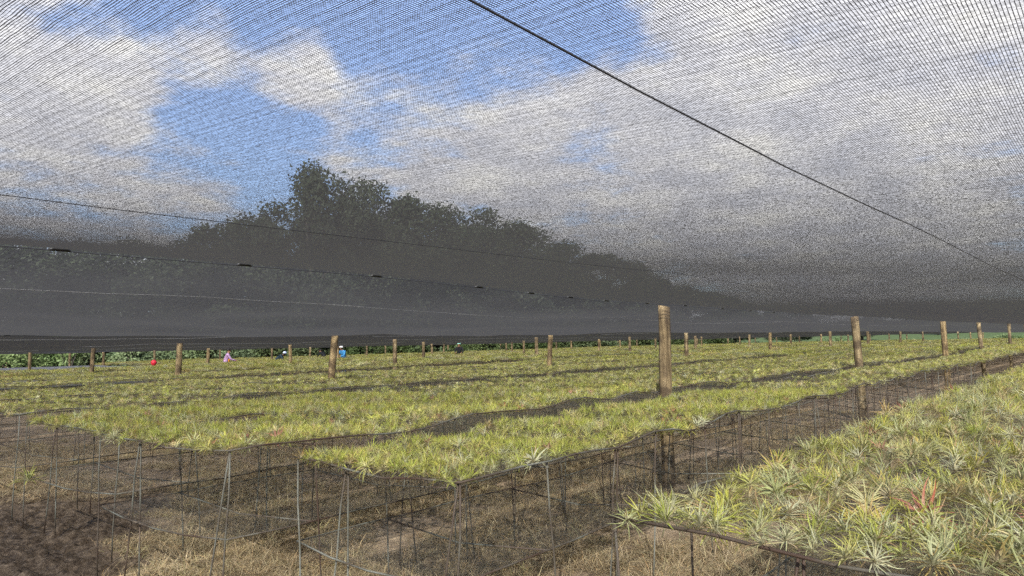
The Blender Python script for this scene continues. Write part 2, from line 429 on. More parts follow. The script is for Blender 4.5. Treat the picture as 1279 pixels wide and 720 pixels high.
# ------------------------------------------------------------------ plant benches
BEDS = [(-.45, 1.30, 2.05), (2.31, 3.56, 2.42), (3.86, 5.60, 2.2), (5.87, 7.85, 2.45), (8.2, 10.75, 2.5), (11.36, 13.35, 2.6),
        (13.6, 15.5, 2.8), (15.8, 17.75, 3.0), (18.6, 20.6, 3.2), (20.9, 22.8, 3.4), (23.1, 25.05, 3.6), (25.75, 27.8, 3.8),
        (28.1, 30.1, 4.), (30.4, 32.35, 4.), (33.1, 35.0, 17.), (35.3, 37.3, 17.), (37.6, 39.6, 18.), (40.4, 42.4, 18.), (42.7, 44.7, 19.),
        (45., 46.9, 19.), (47.6, 49.6, 19.), (49.9, 51.9, 20.)]
B_END = 88.
BED_H = .94
BED_DZ = [0, -.015, .03, .0, .045, .02, -.03, .05, 0, .04, -.03, .04, 0, .03, 0, .04, -.02, .03, 0, .03, 0, .03]
def bed_z(i, u, v):
    """top of bench i"""
    return terrain(u, v) + BED_H + BED_DZ[i]*(sm(1.5, 6, u) if i > 1 else 1) + .028*nz(u*.55, i*3.7) + .022*nz(u*1.6, i*5.1+2) + .03*nz(u*.2, i*1.3+7) + .02*nz(u*2.2, v*2.2, i) + .022*math.sin(u*5.1/(1+.2*nz(u*.3, i)) + i + v)*sm(0, 1.5, u-2)
def side_v(i, side, u):
    a, b_, f = BEDS[i]
    w = .05*nz(u*.8, i*2.3 + side*7.1) + .05*nz(u*.25, i*1.7+side*3.3)
    w *= sm(f, f+1.2, u)
    if i == 0: w *= .6
    return (a if side == 0 else b_) + w
leg_meshes = []
for s_ in range(4):
    m_ = MB(); rr = random.Random(s_+3)
    m_.tube([(rr.uniform(-.008, .008) if 0 < t < 1 else 0, rr.uniform(-.008, .008) if 0 < t < 1 else 0, -.03 + t*(BED_H+.02)) for t in (0, .25, .5, .75, 1)], .005, 6)
    leg_meshes.append(mesh('leg', m_.v, m_.f, M['rod'], True))
BLAB = {0: 'front bench of silvery air plants filling the near corner under the cable',
        1: 'rod bench of lime-green plants whose open end shows two rod tiers, before the thick post',
        2: 'plant bench directly behind the thick stained post, dark netting under its edge'}
for i, (va, vb, uf) in enumerate(BEDS):
    root = empty('plant_bench', (uf, (va+vb)/2, terrain(uf, (va+vb)/2)))
    o0 = Vector(root.location)
    tag(root, BLAB.get(i) or 'long rod bench matted with air plants, the %s one back from the front bench' % NTH[i-1], 'bench', 'benches of air plants')
    xs = list(np.arange(uf, min(B_END, 26), .22)) + list(np.arange(26, B_END, 1.1)); xs = [x for x in xs if x >= uf]
    L = [Vector((u, side_v(i, 1, u), bed_z(i, u, vb))) - o0 for u in xs]
    Rr = [Vector((u, side_v(i, 0, u), bed_z(i, u, va))) - o0 for u in xs]
    fr = [Rr[0].lerp(L[0], t) + Vector((-.02*math.sin(math.pi*t), 0, -.02*math.sin(math.pi*t)+.012*math.sin(9*t+i))) for t in (0, .2, .4, .6, .8, 1)]
    m_ = MB(); m_.tube(Rr[::-1] + fr[1:-1] + L, .0055, 6)
    m_.build('top_rail', M['rod'], root)
    # cloth under the plants, sagging slightly between the rails
    V = []; UV = []; Fc = []
    for a, (l, r_) in enumerate(zip(L, Rr)):
        for b_ in range(7):
            t = b_/6; q = r_.lerp(l, t); q = q + Vector((0, 0, -.018*math.sin(math.pi*t) - .004))
            V.append(q); UV.append((q.x, q.y))
    for a in range(len(xs)-1):
        for b_ in range(6): Fc.append((a*7+b_, (a+1)*7+b_, (a+1)*7+b_+1, a*7+b_+1))
    link('top_netting', mesh('top_netting', V, Fc, M['bench_net'], True, uv=UV), root)
    if i in (2, 3, 4, 6, 8):                                                   # strip of netting hanging along the aisle side
        V = []; UV = []; Fc = []
        sx_ = [a for a in range(len(xs)) if xs[a] > uf+1.2]
        for a in sx_:
            q = Rr[a]; dp = .17 + .06*nz(xs[a]*.7, i)
            for b_ in range(3): V.append(q + Vector((0, -.012 - .012*b_*nz(xs[a]*1.5, i, b_), -.01-dp*b_/2))); UV.append((q.x, dp*b_/2))
        for a in range(len(sx_)-1):
            for b_ in range(2): Fc.append((a*3+b_, (a+1)*3+b_, (a+1)*3+b_+1, a*3+b_+1))
        link('side_netting', mesh('side_netting', V, Fc, M['side_net'], True, uv=UV), root)
    if i > 8: continue
    # lower tier: ring of rods with slack netting
    ue = min(24., B_END); lo = [u for u in xs if u <= ue][::2]
    def low(u, side, ins=.02):
        v = side_v(i, side, u) + (ins if side == 0 else -ins)
        return Vector((u, v, terrain(u, v) + .46 + .035*nz(u*.7, i*2.2+side*5, 3) + .02*nz(u*2., i+side*3., 8))) - o0
    LL = [low(u, 1) for u in lo]; LR = [low(u, 0) for u in lo]
    m_ = MB(); f0 = [LR[0].lerp(LL[0], t) + Vector((-.01, 0, -.045*math.sin(math.pi*t))) for t in (0, .25, .5, .75, 1)]
    m_.tube(LR[::-1] + f0[1:-1] + LL, .005, 6)
    m_.build('lower_rail', M['rod'], root)
    V = []; UV = []; Fc = []
    for a, (l, r_) in enumerate(zip(LL, LR)):
        for b_ in range(7):
            t = b_/6; q = r_.lerp(l, t) + Vector((0, 0, -.05*math.sin(math.pi*t)+.01*nz(l.x*2, t*3, i))); V.append(q); UV.append((q.x, q.y))
    for a in range(len(lo)-1):
        for b_ in range(6): Fc.append((a*7+b_, (a+1)*7+b_, (a+1)*7+b_+1, a*7+b_+1))
    link('lower_netting', mesh('lower_netting', V, Fc, M['lower_net'], True, uv=UV), root)
    nleg = 0
    def leg(u, v, tilt=(0, 0), mi=None):
        global nleg
        zt = bed_z(i, u, v)
        lm = leg_meshes[(mi if mi is not None else random.randrange(4))]
        ob = link('leg', lm, root, Vector((u, v, terrain(u, v))) - o0)
        sc = (zt-terrain(u, v))/BED_H
        # tilt about the top end
        rm = Matrix.Rotation(tilt[0], 3, 'X') @ Matrix.Rotation(tilt[1], 3, 'Y')
        ob.rotation_euler = rm.to_euler(); ob.scale = (1, 1, sc)
        ob.location = ob.location + Vector((0, 0, (zt-terrain(u, v)))) - rm @ Vector((0, 0, (zt-terrain(u, v))))
    # end legs splay out at the corners
    leg(uf+.01, va+.01, (.02, .03), 0); leg(uf+.01, vb-.01, (-.10, .04), 1)
    leg(uf+.03, va + (vb-va)*.66, (.03, -.02), 2); leg(uf+.03, va+(vb-va)*.66+.01, (.14, .03), 3)
    if i in (1, 2): leg(uf+.02, va+.03, (.10, .10), 2)
    cross = []
    if i == 0: steps = [(uf + .55 + 1.0*q) for q in range(9)]
    else: steps = [(uf + .62 + (.62 if i < 3 else .95)*q + random.uniform(-.08, .08)) for q in range(24 if i < 3 else 17)]
    for q, u in enumerate(steps):
        if u > 21: break
        for side in (0, 1):
            if side == 1 and i > 4: continue
            v = side_v(i, side, u)
            leg(u, v + (.012 if side == 0 else -.012), (random.uniform(-.06, .06), random.uniform(-.09, .09)))
            if q % 3 == 1 and i < 3: leg(u+.03, v + (.014 if side == 0 else -.014), (random.uniform(-.12, .12), random.uniform(-.04, .12)))
    for u in steps[::2]:
        if u > 21: break
        a = Vector((u, side_v(i, 0, u), bed_z(i, u, va)-.03)) - o0; b_ = Vector((u, side_v(i, 1, u), bed_z(i, u, vb)-.03)) - o0
        m_ = MB(); m_.tube([a, a.lerp(b_, .5)+Vector((0, 0, -.025)), b_], .005, 5); m_.build('cross_rod', M['rod'], root)
        a2 = low(u, 0); b2 = low(u, 1); m_ = MB(); m_.tube([a2, a2.lerp(b2, .5)+Vector((0, 0, -.055)), b2], .005, 5); m_.build('cross_rod', M['rod'], root)

# grey netting covered benches without plants, beyond the plants
for i, (va, vb, ua, ub) in enumerate([(33.1, 35.3, 1., 16.3), (36., 38.6, 2., 17.), (39.4, 42., 3., 17.3), (43, 46, 4, 18)]):
    root = empty('covered_bench', (ua, va, terrain(ua, va)))
    xs = list(np.arange(ua, ub, .5)); o0 = Vector(root.location); V = []; UV = []; Fc = []
    prof = [(0, .3), (.02, .9), (.3, .95), (.7, .96), (.98, .9), (1., .3)]
    for u in xs:
        for t, h in prof:
            v = va+(vb-va)*t; V.append(Vector((u, v + .06*nz(u*.4, i), terrain(u, v)+h + .05*nz(u*.6, t*3, i))) - o0); UV.append((u, v+h))
    n = len(prof)
    for a in range(len(xs)-1):
        for b_ in range(n-1): Fc.append((a*n+b_, (a+1)*n+b_, (a+1)*n+b_+1, a*n+b_+1))
    link('cover', mesh('cover', V, Fc, M['cover_net'], False, uv=UV), root)
    m_ = MB()
    for u in xs[::4]:
        for v in (va+.05, vb-.05): m_.tube([(u-ua, v-va, -.05), (u-ua, v-va, .9)], .012, 5)
    m_.build('legs_frame', M['rod'], root)
    tag(root, 'empty bench under a grey netting cover, %s one past the plants near the bushes' % NTH[i], 'bench', 'covered benches')

# ------------------------------------------------------------------ air plants
def rosette(seed, n, segs, rad, width, upright, wide=False, curl=1., flatq=False):
    """one tillandsia: tapered channelled leaves arching out of a pale bulbous base"""
    rr = random.Random(seed); V = []; Fc = []; UV = []
    lean = Vector((rr.uniform(-.5, .5), rr.uniform(-.5, .5), 0))
    for q in range(n):
        t = q/n
        az = q*2.39996 + rr.uniform(-.35, .35)
        el = upright[0] + (upright[1]-upright[0])*t + rr.uniform(-.2, .2)    # start elevation: outer leaves low, inner leaves steep
        ln = rad*rr.uniform(.7, 1.15)*(1-.25*t)
        w = width*rr.uniform(.75, 1.2)*(1-.2*t)
        d = Vector((math.cos(az), math.sin(az), 0)); up = Vector((0, 0, 1))
        bend = rr.uniform(-.6, 1.9)*curl
        curve = rr.gauss(0, .6); side = Vector((-d.y, d.x, 0)); twist = rr.uniform(-.6, .6)
        p = d*.012*(1-t) + Vector((0, 0, .012+.02*t)); base = len(V); e = el
        cols = 3 if not flatq else 2
        for s in range(segs+1):
            f = s/segs
            ww = w*((1-f)**.75*(.85+.5*math.sin(min(1, f*3)*math.pi/2)) if s < segs else 0.0)
            sd = (side*math.cos(twist*f) + up*math.sin(twist*f))
            nrm = (up*math.cos(e) - d*math.sin(e))
            if cols == 3:
                V += [p - sd*ww/2 + nrm*ww*.22, p - nrm*ww*.05, p + sd*ww/2 + nrm*ww*.22]
                UV += [(q+.2, f), (q+.5, f), (q+.8, f)]
            else:
                V += [p - sd*ww/2, p + sd*ww/2]; UV += [(q+.2, f), (q+.8, f)]
            step = ln/segs
            d = d*math.cos(curve/segs) + Vector((-d.y, d.x, 0))*math.sin(curve/segs)
            p = p + (d*math.cos(e) + up*math.sin(e))*step + lean*step*.25 + side*twist*step*.25
            if p.z < .004: p.z = .004 + .004*rr.random()
            e -= bend/segs*(.6+.8*f)
        for s in range(segs):
            for c in range(cols-1):
                Fc.append((base+s*cols+c, base+s*cols+c+1, base+(s+1)*cols+c+1, base+(s+1)*cols+c))
    return V, Fc, UV
def plant_mesh(seed, mat, **kw):
    V, Fc, UV = rosette(seed, **kw); return mesh('air_plant', V, Fc, mat, True, uv=UV)
NEAR = []
for s_ in range(5): NEAR.append(('green', plant_mesh(100+s_, M['leaf'], n=32, segs=8, rad=.15, width=.0078, upright=(.08, 1.25), curl=1.5)))
for s_ in range(3): NEAR.append(('silver', plant_mesh(200+s_, M['leaf_silver'], n=36, segs=8, rad=.165, width=.0076, upright=(.1, 1.3), curl=1.7)))
for s_ in range(3): NEAR.append(('lime', plant_mesh(300+s_, M['leaf_yellow'], n=34, segs=8, rad=.15, width=.0068, upright=(.3, 1.35), curl=1.5)))
NEAR.append(('big silver', plant_mesh(400, M['leaf_silver'], n=22, segs=7, rad=.16, width=.016, upright=(.2, 1.3), curl=1.1)))
NEAR.append(('red', plant_mesh(401, M['leaf_red'], n=26, segs=7, rad=.15, width=.0105, upright=(.1, 1.2), curl=1.2)))
MID = [plant_mesh(500+s_, M[('leaf', 'leaf', 'leaf_silver', 'leaf_yellow', 'leaf', 'leaf_yellow')[s_]], n=22, segs=4, rad=.125, width=.0105, upright=(.0, .8), curl=.9, flatq=True) for s_ in range(6)]
def patch(seed, mat):
    V = []; Fc = []; UV = []; rr = random.Random(seed)
    for q in range(15):
        v, f, uv = rosette(seed*20+q, 12, 2, .13, .017, (.0, .8), flatq=True)
        off = Vector((rr.uniform(-.24, .24), rr.uniform(-.24, .24), 0)); b_ = len(V)
        V += [x+off for x in v]; Fc += [tuple(b_+k for k in ff) for ff in f]; UV += [(a+q*40, c) for a, c in uv]
    return mesh('air_plant_patch', V, Fc, mat, True, uv=UV)
FAR = [patch(s_+1, M[('leaf', 'leaf_yellow', 'leaf', 'leaf_silver')[s_]]) for s_ in range(4)]

pts_near = []; rest = []       # rest rows: u, v, z, rx, ry, rz, scale, index
def bare(i, u, v):             # worn patches without plants
    return nz(u*.35, v*.9, i*4.4) + .5*nz(u*1.4, v*1.8, i+11.) < (-.66 if i < 3 else -.56 if i < 8 else -.58)
for i, (va, vb, uf) in enumerate(BEDS):
    u = uf
    step_u = .145
    while u < B_END:
        x, z = w2c(u, (va+vb)/2)
        dist = math.hypot(x, z)
        if dist < 9: st = .092 if i == 0 else .068
        elif dist < 24: st = .096
        else: st = .33
        w0, w1 = side_v(i, 0, u), side_v(i, 1, u)
        nv = max(3, int((w1-w0)/st))
        for q in range(nv):
            v = w0 + .03 + (w1-w0-.06)*(q+.5)/nv + random.uniform(-.5, .5)*st
            uu = u + random.uniform(-.5, .5)*st
            if dist < 24: v = min(w1+.03, max(w0-.03, v)); uu = max(uf-.015, uu)
            else: v = min(w1-.2, max(w0+.2, v)); uu = max(uf+.25, uu)
            x, z = w2c(uu, v)
            if z < .6 or abs(x) > z*.76+.6: continue
            if bare(i, uu, v): continue
            zz = bed_z(i, uu, v) - .012
            if dist >= 24: idx = 200 + random.randrange(4)
            elif dist >= 9: idx = 100 + random.choice((0, 0, 1, 1, 2, 3, 4, 5, 5))
            else:
                r_ = random.random()
                lime = .62 if i == 1 else .1 if i == 0 else .4
                sil = .46 if i == 0 else .12
                if r_ < (.03 if i == 0 else .012): idx = 12
                elif r_ < .012+lime: idx = random.choice((8, 9, 10))
                elif r_ < .012+lime+sil: idx = random.choice((5, 6, 7))
                elif r_ < .012+lime+sil+.04: idx = 11
                else: idx = random.randrange(5)
            sc = random.uniform(.48, .98) if dist < 24 else random.uniform(.8, 1.15)
            if dist < 24: sc *= .66 if i > 0 else .9
            tl = .38 if dist < 24 else .1
            rest.append([uu, v, zz, random.gauss(0, tl), random.gauss(0, tl), random.uniform(0, 6.283), sc, idx, z])
        u += st
# the front edge of the two open benches gets plants spilling over the rail
for (i, ua, ub) in ((1, 2.42, 2.42),):
    for q in range(9):
        v = BEDS[i][0] + (BEDS[i][1]-BEDS[i][0])*(q+.3)/9 + random.uniform(-.05, .05)
        x, z = w2c(ua, v)
        rest.append([ua-.01, v, bed_z(i, ua, v)-.005, random.gauss(0, .3), -.35+random.gauss(0, .25), random.uniform(0, 6.28), random.uniform(.4, .72), random.choice((0, 1, 2, 5, 8)), z])
def in_frame(r):
    x, z = w2c(r[0], r[1])
    px = 640+F*x/z; py = 431-(px-640)*.016+F*(CAM_H-r[2])/z
    return -40 < px < 1320 and py < 790
cand = sorted([r for r in rest if r[7] < 100 and in_frame(r)], key=lambda r: r[8]/r[6])
near300 = cand[:300]; ids = set(id(r) for r in near300)
rest = [r for r in rest if id(r) not in ids]
BENCHWORD = {0: 'the front bench', 1: 'the lime-green bench', 2: 'the bench behind the thick post', 3: 'the fourth bench back'}
def which_bed(v):
    return min(range(len(BEDS)), key=lambda i: 0 if BEDS[i][0]-.2 <= v <= BEDS[i][1]+.2 else abs(v-(BEDS[i][0]+BEDS[i][1])/2)+1)
KW = {'green': 'olive-green', 'silver': 'silver-grey', 'lime': 'lime-yellow', 'big silver': 'broad-leaved silver', 'red': 'reddish'}
for r in near300:
    kind, me = NEAR[r[7]]
    o = link('air_plant', me, None, r[:3]); o.rotation_euler = r[3:6]; o.scale = (r[6], r[6], r[6]*.8)
    bi = which_bed(r[1])
    edge = ' at its open end' if r[0] < BEDS[bi][2]+.12 else ' on its aisle edge' if (r[1] > BEDS[bi][1]-.14 or r[1] < BEDS[bi][0]+.14) else ' within its dense mat'
    big = 'large ' if r[6] > .86 else 'small ' if r[6] < .6 else ''
    tag(o, '%s%s air plant on %s,%s' % (big, KW[kind], BENCHWORD.get(bi, 'a further bench'), edge), 'air plant', '%s%s air plants on %s%s' % (big, KW[kind], BENCHWORD.get(bi, 'a further bench'), edge))

def gn_scatter(name, rows, variants, label, cat):
    """one object whose points each carry a copy of one of the variants"""
    lib = bpy.data.collections.new(name + '_library')
    for q, me in enumerate(variants):
        lib.objects.link(bpy.data.objects.new('%s_%03d' % (name, q), me))
    arr = np.array(rows, dtype=np.float32)
    me = bpy.data.meshes.new(name); me.vertices.add(len(arr)); me.vertices.foreach_set('co', arr[:, :3].ravel())
    a = me.attributes.new('rot', 'FLOAT_VECTOR', 'POINT'); a.data.foreach_set('vector', arr[:, 3:6].ravel())
    a = me.attributes.new('size', 'FLOAT', 'POINT'); a.data.foreach_set('value', arr[:, 6].copy())
    a = me.attributes.new('pick', 'INT', 'POINT'); a.data.foreach_set('value', arr[:, 7].astype(np.int32))
    o = link(name, me)
    g = bpy.data.node_groups.new(name + '_scatter', 'GeometryNodeTree')
    g.interface.new_socket('Geometry', in_out='INPUT', socket_type='NodeSocketGeometry')
    g.interface.new_socket('Geometry', in_out='OUTPUT', socket_type='NodeSocketGeometry')
    N = g.nodes; gi = N.new('NodeGroupInput'); go = N.new('NodeGroupOutput')
    iop = N.new('GeometryNodeInstanceOnPoints'); ci = N.new('GeometryNodeCollectionInfo')
    ci.inputs['Collection'].default_value = lib; ci.inputs['Separate Children'].default_value = True; ci.inputs['Reset Children'].default_value = True
    def named(nm, ty):
        n = N.new('GeometryNodeInputNamedAttribute'); n.data_type = ty; n.inputs['Name'].default_value = nm; return n.outputs[0]
    e2r = N.new('FunctionNodeEulerToRotation')
    g.links.new(named('rot', 'FLOAT_VECTOR'), e2r.inputs[0]); g.links.new(e2r.outputs[0], iop.inputs['Rotation'])
    g.links.new(named('size', 'FLOAT'), iop.inputs['Scale']); g.links.new(named('pick', 'INT'), iop.inputs['Instance Index'])
    iop.inputs['Pick Instance'].default_value = True
    g.links.new(gi.outputs[0], iop.inputs['Points']); g.links.new(ci.outputs[0], iop.inputs['Instance'])
    g.links.new(iop.outputs[0], go.inputs[0])
    md = o.modifiers.new('scatter', 'NODES'); md.node_group = g
    tag(o, label, cat, None, 'stuff'); return o
allv = [m for _, m in NEAR] + MID + FAR
for r in rest:
    if r[7] >= 200: r[7] = len(NEAR)+len(MID)+r[7]-200
    elif r[7] >= 100: r[7] = len(NEAR)+r[7]-100
gn_scatter('air_plant_mat', [r[:8] for r in rest], allv, 'dense mat of yellow-green air plants covering all the benches to the far end', 'air plants')

# ------------------------------------------------------------------ dry grass on the soil
def tuft(seed, n, h, flat):
    rr = random.Random(seed); V = []; Fc = []; UV = []
    for q in range(n):
        az = rr.uniform(0, 6.283); d = Vector((math.cos(az), math.sin(az), 0)); sd = Vector((-d.y, d.x, 0))
        p = Vector((rr.gauss(0, .05), rr.gauss(0, .05), .0)); e = rr.uniform(.1, 1.3)*(1-flat) + rr.uniform(-.05, .4)*flat
        ln = h*rr.uniform(.5, 1.3); w = rr.uniform(.0025, .0055); base = len(V); bend = rr.uniform(.2, 2.2)
        for s in range(4):
            f = s/3; ww = w*(1-f*.8)
            V += [p-sd*ww/2, p+sd*ww/2]; UV += [(q+.2, .4+.4*f), (q+.8, .4+.4*f)]
            p = p + (d*math.cos(e)+Vector((0, 0, 1))*math.sin(e))*ln/3; e -= bend/3
            if p.z < .003: p.z = .003+.008*rr.random()
        for s in range(3): Fc.append((base+s*2, base+s*2+1, base+s*2+3, base+s*2+2))
    return mesh('dry_grass', V, Fc, M['straw'], False, uv=UV)
TUFTS = [tuft(k, 22, .10, .55) for k in range(4)] + [tuft(k+9, 18, .16, .2) for k in range(2)] + [tuft(k+19, 26, .13, .95) for k in range(3)]
rows = []
for _ in range(130000):
    x_ = random.random(); u = random.uniform(-.2, 16); v = random.uniform(-.2, 15)
    x, z = w2c(u, v)
    if z < 3.4 or abs(x) > z*.78+.4: continue
    if random.random() > 1.25*math.exp(-(z-4)/7): continue
    mu = mudness(u, v)
    d = nz(u*.8, v*.8, 21) + .6*nz(u*2.6, v*2.6, 31)
    if random.random() < mu*1.15 or d < -.22+random.uniform(-.15, .15): continue
    zz = terrain(u, v) + .025*nz(u*1.7, v*1.7) + .012*nz(u*6, v*6, 5)
    rows.append([u, v, zz, random.gauss(0, .15), random.gauss(0, .15), random.uniform(0, 6.28), random.uniform(.6, 1.25), random.choice((0, 1, 2, 3, 4, 5, 6, 7, 8, 6, 7, 8))])
gn_scatter('dry_grass', rows, TUFTS, 'dry straw-coloured grass and litter over the soil beneath the benches', 'grass')

# stray plants that fell on lower tiers and dark green weeds under the benches
for (px, py, zc, h, lab, me) in [(42, 566, 6.2, .47, 'green air plant fallen on the lower netting beside the mud', NEAR[0][1]),
                                  (560, 622, 3.95, .46, 'dark green weed clump growing through the lower tier of the lime-green bench', None),
                                  (925, 600, 6.0, .0, 'small dark weed in the aisle beside the front bench', None)]:
    x = (px-640)/F*zc; u, v = c2w(x, zc)
    if me is None:
        V, Fc, UV = rosette(px, 60, 4, .16, .006, (.4, 1.5), flatq=True)
        me = mesh('weed', V, Fc, M['shrub'], True, uv=UV); o = link('weed', me, None, (u, v, terrain(u, v)+h*.3)); tag(o, lab, 'weed')
    else:
        o = link('air_plant', me, None, (u, v, terrain(u, v)+h)); tag(o, lab, 'air plant')
    if px == 42: o.scale = (1.2,)*3

# ------------------------------------------------------------------ trees and bushes beyond the nets
def leaf_cloud(seed, blobs, per, size):
    stretch = 1.
    rr = np.random.default_rng(seed); V = []; Fc = []
    for (c, rad) in blobs:
        for _ in range(per):
            d = rr.normal(size=3); d /= np.linalg.norm(d); q = np.array(c) + d*rad*(rr.random()**.4 if rr.random() < .75 else .6+.75*rr.random())*np.array((1, 1, .8))*stretch
            a = rr.normal(size=3); a /= np.linalg.norm(a); b_ = np.cross(a, rr.normal(size=3)); b_ /= np.linalg.norm(b_)
            s = size*(.6+.8*rr.random()); k = len(V)
            V += [q-a*s, q+b_*s*.5, q+a*s, q-b_*s*.5]; Fc.append((k, k+1, k+2, k+3))
    return V, Fc
def tree_meshes(seed, tall):
    rr = random.Random(seed); m_ = MB(); H = 1.0
    tr = [Vector((0, 0, -.03)), Vector((.01, .01, .2)), Vector((rr.uniform(-.03, .03), rr.uniform(-.03, .03), .45)), Vector((rr.uniform(-.04, .04), rr.uniform(-.04, .04), .8))]
    m_.tube(tr, [.028, .022, .016, .005], 7)
    blobs = []
    for q in range(34 if not tall else 22):
        t = rr.uniform(.06, .95); a = rr.uniform(0, 6.28); ln = (.36 if not tall else .22)*(1-.6*abs(t-.5))*rr.uniform(.5, 1.1)
        st = Vector((0, 0, t*.75)); en = st + Vector((math.cos(a)*ln, math.sin(a)*ln, .1+.1*rr.random()))
        m_.tube([st, st.lerp(en, .5)+Vector((0, 0, .02)), en], [.009, .006, .003], 5)
        blobs.append((en, rr.uniform(.045, .13)))
    blobs.append((Vector((0, 0, .92)), .1))
    V, Fc = leaf_cloud(seed, blobs, 560, .0115)
    uv = [(k//4, .6) for k in range(len(V))]
    return mesh('trunk', m_.v, m_.f, M['bark'], True), mesh('crown', V, Fc, M['tree_leaf'], False, uv=uv)
TM = [tree_meshes(11, False), tree_meshes(12, False), tree_meshes(13, True), tree_meshes(14, False)]
# x pixel, y pixel of the crown top, distance, mesh, width factor
TREES = [(20, 298, 66, 0, 1.7), (95, 300, 70, 1, 1.7), (165, 298, 68, 3, 1.7), (238, 296, 66, 1, 1.5), (300, 272, 66, 0, 1.3), (343, 250, 68, 3, 1.0), (386, 199, 64, 3, .8),
         (428, 244, 70, 1, 1.0), (465, 222, 72, 3, .95), (512, 243, 74, 0, 1.1), (560, 256, 78, 1, 1.1), (607, 258, 82, 3, 1.1), (655, 280, 86, 0, 1.3),
         (705, 300, 92, 1, 1.5), (755, 318, 98, 3, 1.6), (805, 340, 102, 0, 1.6), (855, 355, 108, 1, 1.7), (915, 370, 118, 1, 1.8), (985, 384, 130, 3, 1.9), (1075, 390, 140, 0, 1.9), (1170, 396, 150, 1, 1.5), (1260, 398, 150, 3, 1.5)]
N_SKY = len(TREES)
TREES += [(x_, y_, z_+16, k_, 1.7) for x_, y_, z_, k_ in [(-25, 325, 60, 1), (55, 330, 61, 0), (130, 328, 60, 3), (205, 325, 60, 0), (272, 318, 61, 3), (335, 312, 60, 1), (405, 305, 61, 3), (480, 305, 62, 0), (545, 312, 66, 1), (610, 322, 70, 0), (675, 335, 76, 3), (735, 345, 82, 1), (790, 352, 90, 0), (850, 364, 96, 3), (915, 374, 104, 1), (985, 384, 112, 0)]]
TW = {6: 'tallest slim tree rising above the tree line behind the net', 4: 'broad tree just beside the start of the dark skyline, left of the tallest tree',
      8: 'rounded tree second in height beside the tallest one, seen through net'}
for q, (px, py, z, k, wf) in enumerate(TREES):
    x = (px-640)/F*z; u, v = c2w(x, z); g = terrain(u, v)
    H_ = 431-(px-640)*.016
    h = CAM_H + (H_-py)/F*z - g
    o = empty('tree', (u, v, g), random.uniform(0, 6.28)); o.scale = (h*wf, h*wf, h)
    link('trunk', TM[k][0], o); link('crown', TM[k][1], o)
    tag(o, TW.get(q) or ('dark green tree seen through the shade net, %s along the skyline' % NTH[q] if q < N_SKY else 'lower bushy tree standing before the skyline trees, %s of these low trees' % NTH[q-N_SKY]), 'tree', 'trees behind the shade net')
def bush_mesh(seed):
    rr = random.Random(seed); m_ = MB(); blobs = []
    for q in range(11):
        a = rr.uniform(0, 6.28); r_ = rr.uniform(.1, .5); en = Vector((math.cos(a)*r_, math.sin(a)*r_, rr.uniform(.25, .85)))
        m_.tube([(0, 0, -.05), en*.5, en], [.03, .018, .008], 5); blobs.append((en, rr.uniform(.2, .32)))
    V, Fc = leaf_cloud(seed, blobs, 130, .045)
    return mesh('stems', m_.v, m_.f, M['bark'], True), mesh('foliage', V, Fc, M['shrub'], False)
BM = [bush_mesh(k) for k in range(31, 36)]
px = -30; q = 0
while px < 1300:
    z = 62 + 26*sm(300, 1000, px) + 14*sm(850, 1300, px) + random.uniform(-3, 3)
    x = (px-640)/F*z; u, v = c2w(x, z); g = terrain(u, v)
    h = random.uniform(1.6, 3.2)*(1 if px < 640 else .8 if px < 900 else .5); w = random.uniform(2.2, 3.6)
    o = empty('bush', (u, v, g), random.uniform(0, 6.28)); o.scale = (w, w, h)
    k = random.randrange(5); link('stems', BM[k][0], o); link('foliage', BM[k][1], o)
    tag(o, '%s green bush in the hedge beyond the benches, %s bush from the earth wall end' % ('tall' if h > 2.6 else 'low' if h < 1.7 else 'rounded', NTH[q] if q < len(NTH) else '%dth' % (q+1)), 'bush', 'bushes beyond the benches')
    px += w*F/z*random.uniform(.55, .85); q += 1

# low earth-coloured wall behind the bushes at the end of the tree line
x, z = (52-640)/F*74, 74
u, v = c2w(x, z)
m_ = bmesh.new(); bmesh.ops.create_cube(m_, size=1.)
bmesh.ops.scale(m_, vec=(8, .4, 2.4), verts=m_.verts); bmesh.ops.translate(m_, vec=(0, 0, 1.2), verts=m_.verts)
bmesh.ops.bevel(m_, geom=m_.edges[:], offset=.06, segments=2, affect='EDGES')
me = bpy.data.meshes.new('wall'); m_.to_mesh(me); me.materials.append(plain('earth_render', (.24, .15, .10), .9, .3, 2)); o = link('wall', me, None, (u, v, terrain(u, v))); o.rotation_euler = (0, 0, YAW)
tag(o, 'low earth-brown wall showing between bushes behind the plants', 'wall')

